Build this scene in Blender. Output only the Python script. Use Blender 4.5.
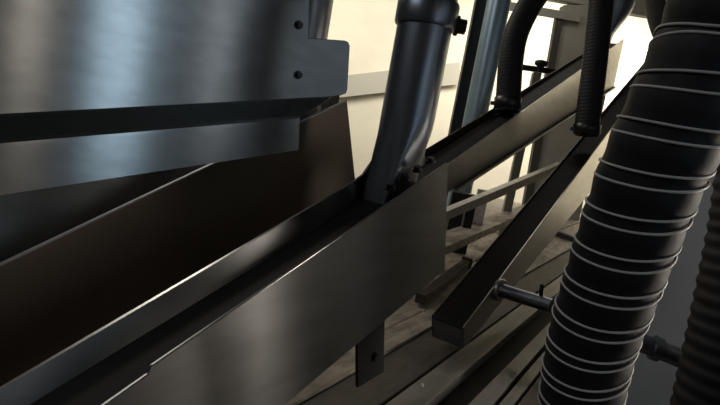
import bpy, bmesh, math, random
from mathutils import Vector, Matrix
random.seed(4)
S = bpy.context.scene
for o in list(bpy.data.objects):
    bpy.data.objects.remove(o)
COL = S.collection

# ------------------------------------------------------------------ camera
CAMZ = 1.25
F, CX, CY = 520.0, 360.0, 202.5
RX = Vector((0.53436893, -0.82761609, 0.17175986))     # camera right in world axes
UP = Vector((0.03329654, 0.22365887, 0.97409858))      # camera up
BK = Vector((-0.84459528, -0.51480901, 0.14707311))    # camera back
CAM = Vector((0, 0, CAMZ))
cd = bpy.data.cameras.new('camera')
cd.sensor_width = 36.0
cd.lens = F / 720.0 * 36.0
cd.clip_start = 0.02
cam = bpy.data.objects.new('camera', cd)
COL.objects.link(cam)
cam.matrix_world = Matrix(((RX.x, UP.x, BK.x, CAM.x), (RX.y, UP.y, BK.y, CAM.y), (RX.z, UP.z, BK.z, CAM.z), (0, 0, 0, 1)))
S.camera = cam

# ------------------------------------------------------------------ light
S.view_settings.view_transform = 'Standard'
S.view_settings.look = 'None'
S.view_settings.gamma = 1.0
S.view_settings.use_curve_mapping = False
S.view_settings.exposure = 0.0
w = bpy.data.worlds.new('world')
S.world = w
w.use_nodes = True
w.node_tree.nodes['Background'].inputs[0].default_value = (0.55, 0.6, 0.7, 1)
w.node_tree.nodes['Background'].inputs[1].default_value = 0.02

FH = Vector((0.854, 0.521, 0)).normalized()     # level direction the camera faces
RH = Vector((0.521, -0.854, 0)).normalized()    # level direction to its right


def place(fwd, right, z):
    p = FH * fwd + RH * right
    return Vector((p.x, p.y, z))


def area(name, loc, target, sx, sy, power, colour, spread=180):
    l = bpy.data.lights.new(name, 'AREA')
    l.shape = 'RECTANGLE'
    l.size, l.size_y = sx, sy
    l.energy = power
    l.spread = math.radians(spread)
    l.color = colour
    o = bpy.data.objects.new(name, l)
    COL.objects.link(o)
    o.location = loc
    o.rotation_euler = (Vector(target) - Vector(loc)).to_track_quat('-Z', 'Y').to_euler()
    return o


# lamps of the bright hall beyond the machine, then added fill lights
area('hall_and_fill_lamp', place(6.0, -1.2, 3.1), place(7.6, -1.0, 1.3), 3.0, 0.5, 54, (1.0, 0.94, 0.80))
area('hall_and_fill_lamp', place(6.0, 2.6, 3.1), place(7.6, 2.6, 1.3), 3.0, 0.5, 115, (1.0, 0.94, 0.80))
area('hall_and_fill_lamp', place(6.5, 3.6, 3.1), place(6.6, 5.1, 1.2), 2.0, 0.5, 45, (1.0, 0.92, 0.76))
area('hall_and_fill_lamp', place(3.7, 1.0, 3.2), place(2.6, 0.5, 0.8), 1.2, 0.3, 10, (1.0, 0.93, 0.8))  # added to brighten the bed and frame column
area('added_ceiling_fill', place(-0.8, -2.4, 3.3), place(0.2, -0.6, 0.6), 1.6, 1.0, 22, (0.92, 0.96, 1.0))  # added ambient fill from behind the camera
area('hall_and_fill_lamp', place(2.9, -1.7, 3.1), place(2.4, 0.3, 0.8), 1.0, 0.3, 24, (1.0, 0.93, 0.8))  # added to brighten the guide rail and the bed around it
# daylight window and lamps of the workshop behind the camera, then added fill lights
area('window_and_fill_light', place(-0.75, 1.25, 1.55), place(0.59, -0.29, 1.3), 0.17, 1.3, 1.3, (0.66, 0.86, 1.0))
area('workshop_lamp', place(-1.05, 1.05, 1.6), place(0.5, -0.35, 1.25), 0.07, 1.0, 0.5, (1.0, 0.86, 0.72))
area('workshop_lamp', place(-0.28, 1.30, 1.6), place(0.66, -0.24, 1.3), 0.06, 1.0, 0.16, (0.95, 0.95, 0.95))
area('window_and_fill_light', place(-0.6, 2.3, 1.9), place(0.6, -0.3, 1.3), 2.0, 1.5, 1.8, (0.78, 0.9, 1.0))  # added broad fill for the hood's right part, no window known
area('added_side_light', place(0.76, 1.45, 1.15), place(0.5, -0.12, 1.0), 0.17, 1.4, 3.0, (1.0, 0.90, 0.76), 75)  # added unseen light that makes the bright patch on the nearest chute

# ------------------------------------------------------------------ helpers


def ray(px, py):
    return RX * ((px - CX) / F) + UP * (-(py - CY) / F) - BK


def at(px, py, depth):
    return CAM + ray(px, py) * depth


def aty(px, py, y):
    d = ray(px, py)
    return CAM + d * (y / d.y)


def atz(px, py, z):
    d = ray(px, py)
    return CAM + d * ((z - CAMZ) / d.z)


def onplane(px, py, p0, nrm):
    d = ray(px, py)
    return CAM + d * ((p0 - CAM).dot(nrm) / d.dot(nrm))


def mat(name, col, metal=0.0, rough=0.6, aniso=0.0, tangent=None, noise=0.0, nscale=(8, 8, 8), bump=0.0, spec=0.5):
    m = bpy.data.materials.new(name)
    m.use_nodes = True
    nt = m.node_tree
    b = nt.nodes['Principled BSDF']
    b.inputs['Base Color'].default_value = (*col, 1)
    b.inputs['Metallic'].default_value = metal
    b.inputs['Roughness'].default_value = rough
    b.inputs['Specular IOR Level'].default_value = spec
    if aniso:
        b.inputs['Anisotropic'].default_value = aniso
        v = nt.nodes.new('ShaderNodeCombineXYZ')
        for i in range(3):
            v.inputs[i].default_value = tangent[i]
        nt.links.new(v.outputs[0], b.inputs['Tangent'])
    if noise or bump:
        g = nt.nodes.new('ShaderNodeNewGeometry')
        mp = nt.nodes.new('ShaderNodeMapping')
        mp.inputs['Scale'].default_value = nscale
        nz = nt.nodes.new('ShaderNodeTexNoise')
        nz.inputs['Scale'].default_value = 1.0
        nz.inputs['Detail'].default_value = 5
        nt.links.new(g.outputs['Position'], mp.inputs[0])
        nt.links.new(mp.outputs[0], nz.inputs['Vector'])
        if noise:
            r = nt.nodes.new('ShaderNodeValToRGB')
            r.color_ramp.elements[0].position = 0.3
            r.color_ramp.elements[1].position = 0.7
            r.color_ramp.elements[0].color = (*[c * (1 - noise) for c in col], 1)
            r.color_ramp.elements[1].color = (*[min(1, c * (1 + noise)) for c in col], 1)
            nt.links.new(nz.outputs['Fac'], r.inputs[0])
            nt.links.new(r.outputs[0], b.inputs['Base Color'])
        if bump:
            bp = nt.nodes.new('ShaderNodeBump')
            bp.inputs['Strength'].default_value = bump
            bp.inputs['Distance'].default_value = 0.002
            nt.links.new(nz.outputs['Fac'], bp.inputs['Height'])
            nt.links.new(bp.outputs[0], b.inputs['Normal'])
    return m


INC = Vector((0.94, 0, 0.342))
STEEL2 = mat('lit_steel', (0.42, 0.41, 0.39), 1, 0.34, 0.75, (-0.342, 0, 0.94), 0.12, (6, 6, 40))  # lighter copy of the brushed steel, light on far chute fronts put into colour
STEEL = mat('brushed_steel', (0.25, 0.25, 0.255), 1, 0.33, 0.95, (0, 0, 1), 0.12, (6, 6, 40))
HOODM = mat('hood_steel', (0.42, 0.45, 0.47), 1, 0.24, 0.88, (0, 0, 1), 0.10, (30, 30, 60))
PIPEM = mat('pipe_steel', (0.26, 0.28, 0.32), 1, 0.36, 0.0, None, 0.18, (50, 50, 5))
BROWN = mat('dark_brown_steel', (0.075, 0.058, 0.046), 0.4, 0.45, noise=0.1)  # rear chute's own brown; on other back plates it stands in for shade
PANM = mat('recess_shade_black', (0.02, 0.019, 0.018), 0, 0.75, noise=0.2, spec=0.2)  # matte black put in for the shade inside troughs and bed slots
BLUEM = mat('blue_grey_paint', (0.42, 0.55, 0.62), 0.5, 0.35, noise=0.1)
BLACK = mat('black_paint', (0.012, 0.012, 0.014), 0, 0.5)
BOLTM = mat('black_oxide', (0.05, 0.05, 0.055), 0.8, 0.4)
BOLTB = mat('bolt_steel', (0.6, 0.58, 0.55), 1, 0.35)
RUBBER = mat('black_hose_rubber', (0.013, 0.013, 0.016), 0, 0.6, spec=0.3, noise=0.3, nscale=(60, 60, 60), bump=0.3)
WIREM = mat('grey_wire', (0.5, 0.49, 0.48), 0.0, 0.45, spec=0.5)
ALUM = mat('dusty_aluminium', (0.78, 0.73, 0.62), 0.1, 0.5, noise=0.12, nscale=(30, 30, 30))
BED = mat('dusty_bed_steel', (0.31, 0.27, 0.225), 0.1, 0.65, noise=0.45, nscale=(14, 40, 40), bump=0.25)
BEDL = mat('worn_bed_rail', (0.20, 0.19, 0.17), 0.3, 0.5, noise=0.2, nscale=(10, 60, 60))
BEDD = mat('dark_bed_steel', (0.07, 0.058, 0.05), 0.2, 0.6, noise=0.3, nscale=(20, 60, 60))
FRAMEM = mat('beige_frame_paint', (0.36, 0.34, 0.29), 0, 0.55, noise=0.08)
DARKF = mat('dark_frame_paint', (0.07, 0.065, 0.055), 0, 0.5)
GREYP = mat('grey_panel_paint', (0.2, 0.21, 0.23), 0.1, 0.5, noise=0.1)
WALLM = mat('cream_wall', (0.80, 0.75, 0.63), 0, 0.9, noise=0.07, nscale=(1.6, 1.6, 2.2))
DARKW = mat('dark_workshop_wall', (0.16, 0.16, 0.165), 0, 0.9)
FLOORM = mat('workshop_floor_concrete', (0.13, 0.12, 0.11), 0, 0.8, noise=0.2)
DEBRIS = mat('pale_chip', (0.6, 0.55, 0.45), 0, 0.8)


class MB:
    def __init__(self):
        self.bm = bmesh.new()

    def hull(self, a, b):
        """closed prism between two equal loops"""
        va = [self.bm.verts.new(p) for p in a]
        vb = [self.bm.verts.new(p) for p in b]
        n = len(a)
        self.bm.faces.new(va)
        self.bm.faces.new(vb[::-1])
        for i in range(n):
            self.bm.faces.new((va[i], vb[i], vb[(i + 1) % n], va[(i + 1) % n]))
        return self

    def prism(self, pts, off):
        off = Vector(off)
        return self.hull([Vector(p) for p in pts], [Vector(p) + off for p in pts])

    def box(self, c, sx, sy, sz, ax=None):
        c = Vector(c)
        X, Y, Z = ax or (Vector((1, 0, 0)), Vector((0, 1, 0)), Vector((0, 0, 1)))
        q = [c + X * (sx / 2 * i) + Y * (sy / 2 * j) - Z * (sz / 2) for i, j in ((-1, -1), (1, -1), (1, 1), (-1, 1))]
        return self.prism(q, Z * sz)

    def beam(self, p, q, wdt, hgt, up=(0, 0, 1)):
        p, q = Vector(p), Vector(q)
        X = (q - p).normalized()
        Y = Vector(up).cross(X).normalized()
        Z = X.cross(Y)
        return self.box((p + q) / 2, (q - p).length, wdt, hgt, (X, Y, Z))

    def sweep(self, path, rad, seg=24, cap=True):
        path = [Vector(p) for p in path]
        n = len(path)
        rings = []
        nrm = None
        for i, p in enumerate(path):
            t = (path[min(i + 1, n - 1)] - path[max(i - 1, 0)]).normalized()
            if nrm is None:
                nrm = t.orthogonal().normalized()
            nrm = (nrm - t * nrm.dot(t)).normalized()
            b = t.cross(nrm)
            r = rad(i) if callable(rad) else (rad[i] if isinstance(rad, (list, tuple)) else rad)
            rings.append([self.bm.verts.new(p + (nrm * math.cos(a) + b * math.sin(a)) * r) for a in [2 * math.pi * k / seg for k in range(seg)]])
        for A, B in zip(rings, rings[1:]):
            for k in range(seg):
                f = self.bm.faces.new((A[k], A[(k + 1) % seg], B[(k + 1) % seg], B[k]))
                f.smooth = True
        if cap:
            for ring in (rings[0][::-1], rings[-1]):
                self.bm.faces.new([self.bm.verts.new(v.co) for v in ring])
        return self

    def cyl(self, p, q, r, seg=24):
        return self.sweep([p, q], r, seg)

    def hexbolt(self, p, nrm, r, h):
        nrm = Vector(nrm).normalized()
        p = Vector(p)
        self.sweep([p - nrm * 0.001, p + nrm * h * 0.25], r * 1.35, 20)
        self.sweep([p + nrm * h * 0.25, p + nrm * h], r, 6)
        return self

    def build(self, name, material, parent=None, bevel=0.0, smooth_angle=None):
        bmesh.ops.recalc_face_normals(self.bm, faces=self.bm.faces)
        me = bpy.data.meshes.new(name)
        self.bm.to_mesh(me)
        self.bm.free()
        me.materials.append(material)
        o = bpy.data.objects.new(name, me)
        COL.objects.link(o)
        if parent:
            o.parent = parent
            if parent.type == 'EMPTY':          # part meshes are laid out in world coordinates
                o.matrix_parent_inverse = parent.matrix_basis.inverted()
        if bevel:
            b = o.modifiers.new('bevel', 'BEVEL')
            b.width = bevel
            b.segments = 2
            b.limit_method = 'ANGLE'
        return o


def tag(o, label, cat, group=None, kind=None):
    o['label'] = label
    o['category'] = cat
    if group:
        o['group'] = group
    if kind:
        o['kind'] = kind
    return o


def thing(name, label, cat, loc, group=None):
    o = bpy.data.objects.new(name, None)
    o.empty_display_size = 0.05
    COL.objects.link(o)
    o.location = loc
    return tag(o, label, cat, group)


def struct(o):
    o['kind'] = 'structure'
    return o


def spline(pts, n):
    """Catmull-Rom through the points, n samples per span"""
    P = [Vector(p) for p in pts]
    P = [P[0] * 2 - P[1]] + P + [P[-1] * 2 - P[-2]]
    out = []
    for i in range(1, len(P) - 2):
        for k in range(n):
            t = k / n
            a, b, c, d = P[i - 1], P[i], P[i + 1], P[i + 2]
            out.append(0.5 * ((2 * b) + (c - a) * t + (2 * a - 5 * b + 4 * c - d) * t * t + (3 * b - a - 3 * c + d) * t ** 3))
    out.append(P[-2])
    return out


def resample(path, step):
    out = [path[0]]
    acc = 0
    for a, b in zip(path, path[1:]):
        L = (b - a).length
        s = step - acc
        while s <= L:
            out.append(a.lerp(b, s / L))
            s += step
        acc = (acc + L) % step
    return out


# ------------------------------------------------------------------ setting
BEDZ = 0.78
struct(MB().prism([(-4, -6, -0.1), (14, -6, -0.1), (14, 10, -0.1), (-4, 10, -0.1)], (0, 0, 0.1)).build('floor', FLOORM))
struct(MB().prism([(-4, -6, 3.4), (14, -6, 3.4), (14, 10, 3.4), (-4, 10, 3.4)], (0, 0, 0.1)).build('ceiling', DARKW))


def wallbox(name, f0, f1, r0, r1, m, z0=0.0, z1=3.4):
    q = [place(f0, r0, z0), place(f1, r0, z0), place(f1, r1, z0), place(f0, r1, z0)]
    return struct(MB().prism(q, (0, 0, z1 - z0)).build(name, m))


wallbox('wall_back', 7.6, 7.7, -5.2, 5.2, WALLM)
wallbox('wall_left', -2.6, 7.6, -5.2, -5.1, DARKW)
wallbox('wall_right', -2.6, 5.6, 5.1, 5.2, DARKW)
wallbox('wall_right_far', 5.6, 7.6, 5.1, 5.2, WALLM)
wallbox('wall_front', -2.7, -2.6, -5.2, 5.2, DARKW)

# machine enclosure wall with its window openings, in a plane square to the camera's level view
WD = 4.3
WP = FH * WD


def onw(px, py, d=WD):
    return onplane(px, py, FH * d, FH)


def wpoly(pix, thick, d=WD):
    return MB().prism([onw(*p, d) for p in pix], FH * thick)


struct(wpoly([(150, -72), (590, 6), (720, 29), (720, -120), (150, -160)], 0.08).build('trim_1', FRAMEM, bevel=0.004))
struct(wpoly([(500, 8), (580, 22), (580, 14), (500, 0)], 0.03, WD - 0.03).build('trim_2', FRAMEM))
struct(wpoly([(557, 14), (564, 14), (530, 215), (522, 215)], 0.06, WD - 0.02).build('trim_3', DARKF))
struct(wpoly([(564, 5), (592, 5), (606, 95), (575, 240), (526, 240)], 0.10).build('trim_4', FRAMEM))
struct(wpoly([(290, 82), (460, 62), (460, 84), (290, 103)], 0.04, 7.5).build('trim_5', mat('grey_wall_band', (0.48, 0.46, 0.40), 0, 0.8)))

# ------------------------------------------------------------------ machine bed
bed = thing('machine_bed', 'long dusty steel machine table with grooves running under the chutes', 'machine bed', (1.6, 0.6, 0))
MB().prism([(-0.3, -0.6, 0.0), (5.2, -0.6, 0.0), (5.2, 1.62, 0.0), (-0.3, 1.62, 0.0)], (0, 0, BEDZ - 0.03)).build('base', PANM, bed)  # black top stands in for the shade down in the slots


def strip(y0, y1, z, m, name, x0=-0.2, x1=5.0, t=0.026):
    MB().prism([(x0, y0, z - t), (x1, y0, z - t), (x1, y1, z - t), (x0, y1, z - t)], (0, 0, t)).build(name, m, bed, bevel=0.002)


strip(0.302, 0.353, BEDZ, BEDL, 'rail')
strip(0.213, 0.246, BEDZ, BEDL, 'rail')
strip(0.182, 0.205, BEDZ - 0.003, BEDL, 'rail')
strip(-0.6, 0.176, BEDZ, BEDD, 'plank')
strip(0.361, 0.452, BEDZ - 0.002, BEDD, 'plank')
strip(0.457, 0.52, BEDZ + 0.004, BED, 'plank')
strip(0.53, 0.66, BEDZ - 0.004, BED, 'plank')
strip(0.67, 0.85, BEDZ - 0.002, BED, 'plank')
strip(0.862, 1.6, BEDZ - 0.002, BED, 'plank')

# ------------------------------------------------------------------ chutes
T = 0.004


def line(p, q):
    """z as a function of x through two points"""
    s = (q.z - p.z) / (q.x - p.x)
    return lambda x: p.z + s * (x - p.x)


def plate(pts, y, t, name, m, parent, bevel=0.001):
    return MB().prism([(x, y, z) for x, z in pts], (0, t, 0)).build(name, m, parent, bevel)


def rivets(parent, pts, nrm, r=0.005, h=0.005, m=BOLTM):
    for p in pts:
        MB().hexbolt(p, nrm, r, h).build('bolt', m, parent)


def chute(label, yf, yb, front, back, floor, end_cap=None, group=None, fm=None, bm=None, top=None, k=0.0):
    root = thing('chute', label, 'chute', (sum(p[0] for p in front) / len(front), (yf + yb) / 2, min(p[1] for p in front)), group)
    plate(front, yf, T, 'front_plate', fm or STEEL, root)
    if top:
        m = MB()
        A, B = [], []
        x0, x1 = back[0][0], back[-2][0]
        for q in range(41):
            x = x0 + (x1 - x0) * q / 40
            zt = top(x)
            zb_ = (za_ := back[-1][1]) + (back[-2][1] - za_) * q / 40
            fade = min(1.0, max(0.0, (0.80 - x) / 0.18))
            d_ = max(0.0, zt - zb_) * k * fade
            A.append(((x, yb, zt), (x, yb + T, zt)))
            B.append(((x, yb - d_, zb_), (x, yb - d_ + T, zb_)))
        va = [[m.bm.verts.new(p) for p in pr] for pr in A]
        vb = [[m.bm.verts.new(p) for p in pr] for pr in B]
        for q in range(40):
            for lo in ((va[q][0], va[q + 1][0], vb[q + 1][0], vb[q][0]), (va[q][1], va[q + 1][1], vb[q + 1][1], vb[q][1]),
                       (va[q][0], va[q + 1][0], va[q + 1][1], va[q][1]), (vb[q][0], vb[q + 1][0], vb[q + 1][1], vb[q][1])):
                m.bm.faces.new(lo).smooth = True
        for q in (0, 40):
            m.bm.faces.new((va[q][0], va[q][1], vb[q][1], vb[q][0]))
        for e in m.bm.edges:
            if any({e.verts[0], e.verts[1]} == {row[q][w_], row[q + 1][w_]} for row in (va, vb) for q in range(40) for w_ in (0, 1)):
                e.smooth = False
        m.build('back_plate', bm or STEEL, root)
    else:
        plate(back, yb, T, 'back_plate', bm or STEEL, root)
    (xa, za), (xb, zb) = floor
    MB().prism([(xa, yf + T, za), (xa, yb, za), (xa, yb, za - T), (xa, yf + T, za - T)],
               Vector((xb - xa, 0, zb - za))).build('floor_pan', PANM, root)
    if end_cap:
        (x0, z0), (x1, z1) = end_cap
        MB().prism([(x0, yf + T, z0), (x0, yb, z0), (x1, yb, z1), (x1, yf + T, z1)], (0.004, 0, 0)).build('end_plate', STEEL, root)
    return root


def XZ(pix, y):
    out = []
    for p in pix:
        v = aty(p[0], p[1], y)
        out.append((v.x, v.z))
    return out


# chute A: nearest, in front
yA, yAb = 0.36, 0.46
fa = XZ([(448, 163), (152, 366), (149, 374), (105, 405)], yA)
fa_bot = XZ([(445, 270), (285, 405)], yA)
sl = (fa_bot[0][1] - fa_bot[1][1]) / (fa_bot[0][0] - fa_bot[1][0])
x_end = 0.06
front = fa + [(x_end, fa[-1][1] - 0.36 * (fa[-1][0] - x_end)), (x_end, fa_bot[1][1] - sl * (fa_bot[1][0] - x_end)), fa_bot[1], fa_bot[0]]
ba = XZ([(0, 390), (352, 183), (366, 173), (378, 152)], yAb)
bend = XZ([(426, 156)], yAb)
b_sl = (ba[1][1] - ba[0][1]) / (ba[1][0] - ba[0][0])
fl = XZ([(49, 400), (373, 196)], yAb - 0.02)
f_sl = (fl[1][1] - fl[0][1]) / (fl[1][0] - fl[0][0])
fz = lambda x: fl[0][1] + f_sl * (x - fl[0][0])
back = [(x_end, ba[0][1] - b_sl * (ba[0][0] - x_end))] + ba + bend + [(bend[0][0], fz(bend[0][0]) - 0.02), (x_end, fz(x_end) - 0.02)]
knots = [(p[0], p[1]) for p in back[:-2]]


def topA(x):
    for (xa, za), (xb, zb) in zip(knots, knots[1:]):
        if xa <= x <= xb:
            return za + (zb - za) * (x - xa) / max(1e-6, xb - xa)
    return knots[-1][1]


chA = chute('nearest steel chute with wide smooth front plate, open trough and riveted pipe', yA, yAb, front, back,
            ((x_end, fz(x_end)), (0.85, fz(0.85))), top=topA, k=0.45)
rivets(chA, [aty(397, 190, yA) + Vector((0, 0.012, 0)), aty(411, 181, yA) + Vector((0, 0.012, 0)), aty(424, 172, yA) + Vector((0, 0.012, 0)), aty(437, 163, yA) + Vector((0, 0.012, 0))], (-0.34, 0, 0.94), 0.006, 0.008)
# hanging support of chute A
bp = [aty(358, 318, 0.372), aty(385, 316, 0.372), aty(384, 372, 0.372), aty(358, 388, 0.372)]
sb = MB().prism(bp, (0, 0.006, 0)).build('support_bracket', BLACK, chA, 0.001)
MB().hexbolt(aty(374, 357, 0.372), (0, -1, 0), 0.007, 0.005).build('bolt', BOLTM, sb)

# chute behind it, under the hood
yC, yCb = 0.60, 0.70
fc = XZ([(347, 100), (0, 265)], yC)
c_sl = (fc[0][1] - fc[1][1]) / (fc[0][0] - fc[1][0])
e1 = XZ([(351, 175)], yC)[0]
ebot = (e1[0] + 0.06, e1[1] - 0.09)
front = [fc[0], fc[1], (0.08, fc[1][1] - c_sl * (fc[1][0] - 0.08)), (0.08, ebot[1] - 0.26 * (ebot[0] - 0.08)), ebot, ]
cl = XZ([(0, 237), (110, 181)], yCb - 0.04)
cf_sl = (cl[1][1] - cl[0][1]) / (cl[1][0] - cl[0][0])
cz = lambda x: cl[0][1] + cf_sl * (x - cl[0][0])
ce = XZ([(337, 93)], yCb)[0]
c_bot = XZ([(335, 125)], yCb)[0]
back = [(0.08, cz(0.08) + 0.11), ce, (c_bot[0], c_bot[1] - 0.01), (0.08, cz(0.08) - 0.02)]
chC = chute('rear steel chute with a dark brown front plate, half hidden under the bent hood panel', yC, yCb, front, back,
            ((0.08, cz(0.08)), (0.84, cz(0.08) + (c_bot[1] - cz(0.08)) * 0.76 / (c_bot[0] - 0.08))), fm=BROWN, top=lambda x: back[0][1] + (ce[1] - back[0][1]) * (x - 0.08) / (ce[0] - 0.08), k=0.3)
q0, q1 = Vector((fc[1][0], yC + 0.001, fc[1][1])), Vector((fc[0][0], yC + 0.001, fc[0][1]))
MB().beam(q0, q1, 0.0045, 0.002).build('lit_edge_strip', GREYP, chC)  # lighter strip standing in for light caught on the plate's top edge

# chute B: beige lit face, far left lane
yB, yBb = 0.55, 0.65
fb = XZ([(450, 163), (537, 103), (624, 39)], yB)
fbb = XZ([(614, 87), (578, 110), (454, 189)], yB)
tb = (fb[2][1] - fb[0][1]) / (fb[2][0] - fb[0][0])
bb = (fbb[0][1] - fbb[2][1]) / (fbb[0][0] - fbb[2][0])
xb0 = 1.10
front = [(xb0, fb[0][1] - tb * (fb[0][0] - xb0)), fb[0], fb[2], fbb[0], fbb[2], (xb0, fbb[2][1] - bb * (fbb[2][0] - xb0))]
kb = XZ([(437, 143), (583, 54), (618, 32)], yBb)
kb_sl = (kb[1][1] - kb[0][1]) / (kb[1][0] - kb[0][0])
back = [(xb0, kb[0][1] - kb_sl * (kb[0][0] - xb0)), kb[1], (fb[2][0], kb[1][1] + kb_sl * (fb[2][0] - kb[1][0]))]
back += [(fb[2][0], back[2][1] - 0.1), (xb0, back[0][1] - 0.06)]
ftb = lambda x: fb[0][1] + tb * (x - fb[0][0])
chB = chute('long chute with a pale lit front face, rising past the windows behind the pipe', yB, yBb, front, back,
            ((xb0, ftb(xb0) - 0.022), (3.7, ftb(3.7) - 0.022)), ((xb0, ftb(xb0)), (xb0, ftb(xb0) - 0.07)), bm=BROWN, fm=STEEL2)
lip = XZ([(454, 189), (578, 110), (614, 87)], yB)
MB().prism([(x, yB - 0.012, z + 0.004) for x, z in (lip[0], lip[2])] + [(x, yB - 0.012, z - 0.006) for x, z in (lip[2], lip[0])], (0, 0.013, 0)).build('lower_flange', STEEL, chB)

# chute D: dark top, low on the right
SD = 1.2
yD, yDb = 0.28 * SD, 0.343 * SD
fd = XZ([(464, 328), (517, 253), (655, 43)], yD)
fdb = XZ([(477, 341), (486, 321), (595, 185)], yD)
sd = 0.385
nx, nz = fd[0]
ftd = lambda x: nz + sd * (x - nx)
bsl = (fdb[2][1] - fdb[1][1]) / (fdb[2][0] - fdb[1][0])
fbd = lambda x: fdb[1][1] + bsl * (x - fdb[1][0])
XF = 4.4
front = [(nx, ftd(nx)), (XF, ftd(XF)), (XF + 0.08, fbd(XF)), (nx + 0.03, fbd(nx + 0.03))]
back = [(nx, ftd(nx) + 0.001), (XF, ftd(XF) + 0.03), (XF + 0.08, fbd(XF)), (nx + 0.03, fbd(nx + 0.03))]
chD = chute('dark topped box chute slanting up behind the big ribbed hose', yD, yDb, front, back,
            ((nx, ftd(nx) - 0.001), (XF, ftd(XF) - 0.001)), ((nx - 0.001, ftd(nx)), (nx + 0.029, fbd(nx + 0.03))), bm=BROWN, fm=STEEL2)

#print('A', fa, fa_bot, 'C', fc, 'D', nx, nz, fbd(nx))

# ------------------------------------------------------------------ extraction pipes


def pipe(label, base, r, zt, yspan, xspan, slope, name='extraction_pipe', zj=0.12, collar_z=None, yo=0.0):
    """round vertical pipe that flattens into a rectangular shoe at its foot"""
    root = thing(name, label, 'pipe', base)
    b = Vector(base)
    N = 48
    m = MB()
    rings = []
    for k in range(9):
        t = k / 8.0
        e = t * t * (3 - 2 * t)
        ring = []
        for i in range(N):
            a = 2 * math.pi * i / N
            cx, sy = math.cos(a), math.sin(a)
            q = 1.0 / max(abs(cx), abs(sy))
            rx, ry = cx * q * xspan / 2, sy * q * yspan / 2
            px = rx * (1 - e) + cx * r * e
            py = (ry + yo) * (1 - e) + sy * r * e
            ring.append(m.bm.verts.new((b.x + px, b.y + py, b.z + zj * t + slope * px * (1 - e))))
        rings.append(ring)
    for A, B in zip(rings, rings[1:]):
        for i in range(N):
            f = m.bm.faces.new((A[i], A[(i + 1) % N], B[(i + 1) % N], B[i]))
            f.smooth = True
    m.bm.faces.new([m.bm.verts.new(v.co) for v in rings[0][::-1]])
    m.build('pipe_shoe', PIPEM, root)
    MB().cyl(b + Vector((0, 0, zj)), (b.x, b.y, zt), r, 48).build('pipe_shaft', PIPEM, root)
    if collar_z:
        c = MB().sweep([(b.x, b.y, collar_z), (b.x, b.y, collar_z + 0.004), (b.x, b.y, collar_z + 0.038), (b.x, b.y, collar_z + 0.042)],
                       [r * 1.08, r * 1.12, r * 1.12, r * 1.08], 48).build('clamp_collar', PIPEM, root)
        d = RX.copy()
        d.z = 0
        d.normalize()
        p = b + d * (r * 1.1)
        p.z = collar_z + 0.012
        MB().hexbolt(p, d, 0.012, 0.017).build('bolt', BOLTM, c)
    return root


pA = aty(411, 100, 0.418)
pAz = aty(404, 190, 0.418).z
pipe('big blue grey steel pipe with clamp collar rising from the nearest chute', (pA.x, 0.418, pAz - 0.012), 0.0455, 2.0, 0.045, 0.10, 0.36, zj=0.14, collar_z=aty(420, 25, 0.418).z, yo=0.008)
pC = aty(322, 105, 0.65)
pipe('dark pipe standing on the rear chute just behind the hood tab', (pC.x - 0.085, 0.65, pC.z - 0.035), 0.042, 2.0, 0.05, 0.1, 0.4, zj=0.1)
pB = aty(607, 40, 0.60)
pipe('tapered dark pipe at the upper end of the pale chute', (pB.x - 0.08, 0.60, pB.z - 0.04), 0.115, 3.2, 0.06, 0.1, 0.36, zj=0.24)

# ------------------------------------------------------------------ hood panel (upper left)
P1 = at(0, 115, 0.52)
P2 = at(331, 97, 0.74)
hd = (P2 - P1)
HN = hd.cross(Vector((0, 0, 1))).normalized()
if HN.dot(CAM - P1) < 0:
    HN = -HN
hp = lambda x, y, off=0.0: onplane(x, y, P1 + HN * off, HN)
hood = thing('hood_panel', 'bent brushed steel hood panel with bolted corner tab at upper left', 'panel', hp(160, 110))
outline = [(-160, -300), (317, -300), (308.5, 38), (345, 40.5), (348.5, 42), (350, 46), (347.5, 90), (346, 93.5), (342, 95), (331, 97), (-160, 123.5)]
MB().prism([hp(*p) for p in outline], -HN * 0.003).build('face_plate', HOODM, hood, 0.0008)
# bent lower flange: slanted band then an upright lip
m = MB()
rows = []
prof = [((-160, 123.5), (331, 97), 0.0), ((-160, 127), (329, 99), 0.003), ((-160, 154), (302, 116), 0.032), ((-160, 157), (299.5, 118.5), 0.034),
        ((-160, 160), (299, 121), 0.034), ((-160, 219), (298, 150), 0.034)]
for a, b_, off in prof:
    A, B = hp(*a, off), hp(*b_, off)
    rows.append([m.bm.verts.new(A.lerp(B, k / 12)) for k in range(13)])
for A, B in zip(rows, rows[1:]):
    for k in range(12):
        m.bm.faces.new((A[k], A[k + 1], B[k + 1], B[k]))
lf = m.build('folded_lip', HOODM, hood)
sm = lf.modifiers.new('thickness', 'SOLIDIFY')
sm.thickness = 0.0025
sm.offset = 0
for q in ((298.5, 25), (298, 75)):
    MB().hexbolt(hp(*q), HN, 0.0042, 0.006).build('bolt', BOLTM, hood)

# ------------------------------------------------------------------ hoses


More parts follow.
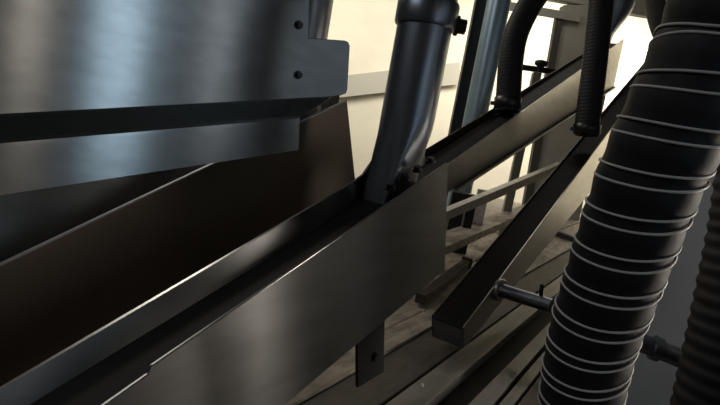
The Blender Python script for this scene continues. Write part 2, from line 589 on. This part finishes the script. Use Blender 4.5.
def hose(name, label, pts, r, pitch, amp, n=40, step=0.004, clamp=None, rubber=RUBBER, wire=None, group=None):
    path = resample(spline(pts, n), step)
    root = thing(name, label, 'hose', path[0])
    MB().sweep(path, lambda i: r - amp * (0.5 + 0.5 * math.cos(2 * math.pi * i * step / pitch)), 32).build('hose_sleeve', rubber, root)
    if wire:
        wr, gap = wire
        for ph in (-gap / 2, gap / 2):
            mm = MB()
            hp_, nrm = [], None
            sub = resample(path, step)
            fine = []
            for a, b in zip(sub, sub[1:]):
                for k in range(5):
                    fine.append(a.lerp(b, k / 5))
            s = 0
            for i, p in enumerate(fine):
                t = (fine[min(i + 6, len(fine) - 1)] - fine[max(i - 6, 0)]).normalized()
                if nrm is None:
                    nrm = t.orthogonal().normalized()
                nrm = (nrm - t * nrm.dot(t)).normalized()
                bb_ = t.cross(nrm)
                ang = 2 * math.pi * (i * step / 5 + ph) / pitch
                hp_.append(p + (nrm * math.cos(ang) + bb_ * math.sin(ang)) * (r - 0.0003))
            mm.sweep(hp_, wr, 6).build('spiral_wire', WIREM, root)
    if clamp:
        for (i0, w_) in clamp:
            k = i0 if i0 >= 0 else len(path) + i0
            a, b = path[k], path[min(k + 3, len(path) - 1)]
            d = (b - a).normalized()
            c = MB().sweep([a - d * w_, a - d * w_ * 0.9, a + d * w_ * 0.9, a + d * w_], [r + 0.001, r + 0.004, r + 0.004, r + 0.001], 32).build('hose_clamp', BOLTM, root)
            lf_ = -RX
            MB().box(a + lf_ * (r + 0.006), 0.012, 0.02, 0.014).build('clamp_screw', BOLTM, c)
    return root


# the big ribbed hose in the foreground
hose('ribbed_hose', 'big black spiral hose with grey wire rings in the right foreground',
     [at(940, -330, 0.46), at(850, -190, 0.43), at(770, -70, 0.42), at(731, 0, 0.43), at(714, 40, 0.44), at(691, 90, 0.45), at(648, 180, 0.482), at(608, 290, 0.535), at(590, 345, 0.57), at(579, 405, 0.61), at(572, 470, 0.66)],
     0.0455, 0.040, 0.002, wire=(0.0013, 0.0125))
hose('flexible_duct', 'smooth black duct curving down behind the big hose at top right',
     [at(697, -90, 0.8), at(700, -30, 0.8), at(710, 15, 0.8), at(732, 55, 0.81)], 0.08, 0.02, 0.0)
# second one at the right edge
hose('ribbed_hose', 'black corrugated hose cut off by the right picture edge',
     [at(960, -60, 0.72), at(880, 20, 0.73), at(808, 80, 0.75), at(777, 150, 0.76), at(761, 240, 0.77), at(742, 330, 0.78), at(724, 410, 0.79), at(716, 446, 0.80)], 0.07, 0.022, 0.003, clamp=None)
# hose on the pale chute
p0 = aty(508, 108, 0.60)
e0 = p0.dot(-BK) - CAM.dot(-BK)
hose('flexible_hose', 'dark curved hose entering the pale chute in front of the window',
     [at(507, 112, e0), at(508.5, 92, e0), at(511, 60, e0), at(516, 34, e0), at(528, 8, e0), at(545, -20, e0), at(560, -60, e0)], 0.0445, 0.012, 0.0014, clamp=[(8, 0.02)])
p1 = aty(589, 128, (yD + yDb) / 2)
e1_ = p1.dot(-BK) - CAM.dot(-BK)
hose('flexible_hose', 'straight black ribbed hose dropping into the dark topped chute',
     [at(586, 135, e1_), at(589, 110, e1_), at(594, 70, e1_), at(599.5, 20, e1_), at(603, -20, e1_), at(607, -60, e1_)], 0.051 * e1_ / 2.2, 0.014, 0.0014, clamp=[(6, 0.018)])

# ------------------------------------------------------------------ posts beyond the chutes


def post_px(px, py, d):
    v = at(px, py, d)
    return Vector((v.x, v.y, 0))


def vpost(name, label, cat, px, py, d, wdt, z0, z1, m, rnd=False):
    b = post_px(px, py, d)
    if rnd:
        o = MB().cyl((b.x, b.y, z0), (b.x, b.y, z1), wdt / 2, 32).build(name, m)
    else:
        o = MB().box((b.x, b.y, (z0 + z1) / 2), wdt, wdt, z1 - z0, (RH, FH, Vector((0, 0, 1)))).build(name, m, bevel=0.002)
    return tag(o, label, cat)


BT = BEDZ - 0.002
vpost('square_post', 'narrow black square post standing left of the blue grey round post', 'post', 469, 65, 2.45, 0.060, BT, 3.4, BLACK)
vpost('round_post', 'shiny blue grey round post standing right of the black post', 'post', 486, 65, 2.35, 0.105, BT, 3.4, BLUEM, True)

# stand with clamp bracket behind the pale chute
st = thing('clamp_stand', 'grey upright stand with a black clamp knob on top before the window', 'stand', post_px(520, 150, 2.85) + Vector((0, 0, BT)))
b = post_px(520, 150, 2.85)
zt = at(533, 74, 2.85).z
MB().box((b.x, b.y, (BT + zt) / 2), 0.045, 0.035, zt - BT, (RH, FH, Vector((0, 0, 1)))).build('upright', FRAMEM, st, 0.002)
c0, c1 = at(520, 67, 2.81), at(562, 73, 2.81)
MB().beam(c0, c1, 0.03, 0.028).build('crossbar', BLACK, st, 0.003)
kc = at(541, 65, 2.79)
MB().sweep([kc + Vector((0, 0, -0.04)), kc + Vector((0, 0, -0.01)), kc + Vector((0, 0, 0.0)), kc + Vector((0, 0, 0.018)), kc + Vector((0, 0, 0.024))], [0.018, 0.018, 0.035, 0.035, 0.02], 16).build('clamp_knob', BLACK, st)

# added dark box standing in for the dark lower ends of the posts
q = post_px(460, 215, 2.25)
db = MB().box((q.x, q.y, BT + 0.13), 0.11, 0.05, 0.26, (RH, FH, Vector((0, 0, 1)))).build('dark_box', BLACK, bevel=0.004)
tag(db, 'dark upright box on the bed behind the nearest chute end', 'box')

LEDGE = BEDZ + 0.14
l0, l1 = atz(425, 256, LEDGE), atz(548, 203, LEDGE)
ln = (l1 - l0).cross(Vector((0, 0, 1))).normalized()
if ln.dot(FH) < 0:
    ln = -ln
dz = Vector((0, 0, -0.03))
MB().prism([l0, l1, l1 + ln * 0.09, l0 + ln * 0.09], dz).build('raised_ledge', BED, bed, 0.002)
for fr in (0.02, 0.98):
    fp = l0.lerp(l1, fr) + ln * 0.06
    MB().box((fp.x, fp.y, (LEDGE - 0.03 + BEDZ) / 2), 0.03, 0.03, LEDGE - 0.03 - BEDZ).build('ledge_foot', BEDD, bed)
# guide rail low behind the chutes
g0, g1 = at(436, 218, 1.75), at(560, 166, 2.45)
gr = thing('guide_rail', 'pale aluminium guide rail on a bracket low behind the chutes', 'rail', (g0 + g1) / 2)
MB().beam(g0, g1, 0.03, 0.034).build('rail_bar', ALUM, gr, 0.002)
gv = (g1 - g0).normalized()
for q, w_, nm_, m_ in ((488, 0.05, 'bracket_plate', ALUM), (478, 0.035, 'bracket_block', BLACK)):
    gm = atz(q, 226 + (488 - q) * 0.43, LEDGE) + ln * 0.05
    gt = g0 + (g1 - g0) * ((gm - g0).dot(gv))
    MB().box((gm.x, gm.y, (LEDGE + gt.z - 0.035) / 2), w_, 0.012 if m_ is ALUM else 0.04, gt.z - 0.035 - LEDGE, (RH, FH, Vector((0, 0, 1)))).build(nm_, m_, gr, 0.002)
ga = atz(455, 238, LEDGE) + ln * 0.04
MB().cyl(ga, (ga.x, ga.y, LEDGE + 0.1), 0.006, 12).build('support_pin', ALUM, gr)

# cylindrical stub on the dark chute
s0 = aty(497, 289, yD)
s1 = at(552, 306, (s0 - CAM).dot(-BK) - 0.10)
sp = thing('outlet_stub', 'short round steel stub with flange on the side of the dark topped chute', 'pipe stub', s0)
d = (s1 - s0).normalized()
MB().sweep([s0, s0 + d * 0.03, s1], [0.019, 0.017, 0.017], 24).build('stub_tube', PIPEM, sp)
MB().sweep([s0 + d * 0.002, s0 + d * 0.004, s0 + d * 0.012, s0 + d * 0.014], [0.026, 0.028, 0.028, 0.026], 28).build('flange', BOLTB, sp)
h = s0.lerp(s1, 0.8)
MB().cyl(h, h + Vector((0, 0, 0.045)) - RX * 0.006, 0.0045, 12).build('lever', BLACK, sp)

# grey cabinet panel behind the hoses on the right
g = [at(628, 150, 1.15), at(745, 150, 1.15)]
gb = thing('grey_cabinet', 'dark grey cabinet side standing between the two ribbed hoses', 'cabinet', place(1.03, 0.8, BEDZ))
k = MB().box(place(1.03, 0.80, BEDZ + 0.262), 0.59, 0.1, 0.52, (RH, FH, Vector((0, 0, 1)))).build('cabinet_body', GREYP, gb, 0.004)
a0, a1 = at(640, 342, 0.93), at(690, 362, 0.91)
tp = MB().cyl(a0, a1, 0.017, 24).build('pipe_joint', PIPEM, gb)
MB().cyl(a0.lerp(a1, 0.25), a0.lerp(a1, 0.4), 0.022, 24).build('collar', PIPEM, tp)

# short rod on the bed beside the dark chute, and a dark cross bar beyond it
r0, r1 = atz(420, 299, BEDZ + 0.02), atz(466, 263, BEDZ + 0.02)
rd = thing('locating_rod', 'brown metal rod with black square end cap lying on the bed', 'rod', (r0 + r1) / 2)
MB().beam(r0, r1, 0.03, 0.028).build('rod_shaft', BEDD, rd, 0.002)
dv = (r1 - r0).normalized()
MB().beam(r1, r1 + dv * 0.03, 0.04, 0.04).build('end_cap', BLACK, rd, 0.002)
x0, x1 = atz(551, 231, BEDZ + 0.02), atz(585, 243, BEDZ + 0.02)
tag(MB().beam(x0, x1, 0.05, 0.03).build('cross_bar', BLACK, bevel=0.002), 'dark flat bar lying across the bed between dark chute and big hose', 'bar')

# chips of debris lying on the bed
for px, py, zz, lab in [(476, 247, BEDZ - 0.002, 'pale wood chip on the bed in front of the guide rail bracket'),
                        (424, 311, BEDZ + 0.004, 'pale wood chip on the bed between nearest chute and dark chute'),
                        (422, 386, BEDZ, 'pale wood chip lying on the worn rail at the bottom edge'),
                        (315, 381, BEDZ - 0.004, 'tiny bright wood chip under the nearest chute, left of its hanging bracket')]:
    p = atz(px, py, zz)
    mm = MB()
    r = 0.006
    vs = [p + Vector((random.uniform(-1, 1) * r * 1.6, random.uniform(-1, 1) * r, 0)) for _ in range(3)]
    ang = [0, 1.3, 2.4, 3.6, 5.0]
    loop = [p + Vector((math.cos(a) * r * random.uniform(0.7, 1.5), math.sin(a) * r * random.uniform(0.7, 1.3), 0)) for a in ang]
    top = [v.lerp(p, 0.4) + Vector((0, 0, r * 0.7)) for v in loop]
    mm.hull(loop, top)
    tag(mm.build('wood_chip', DEBRIS), lab, 'chip', 'wood chips on the bed')
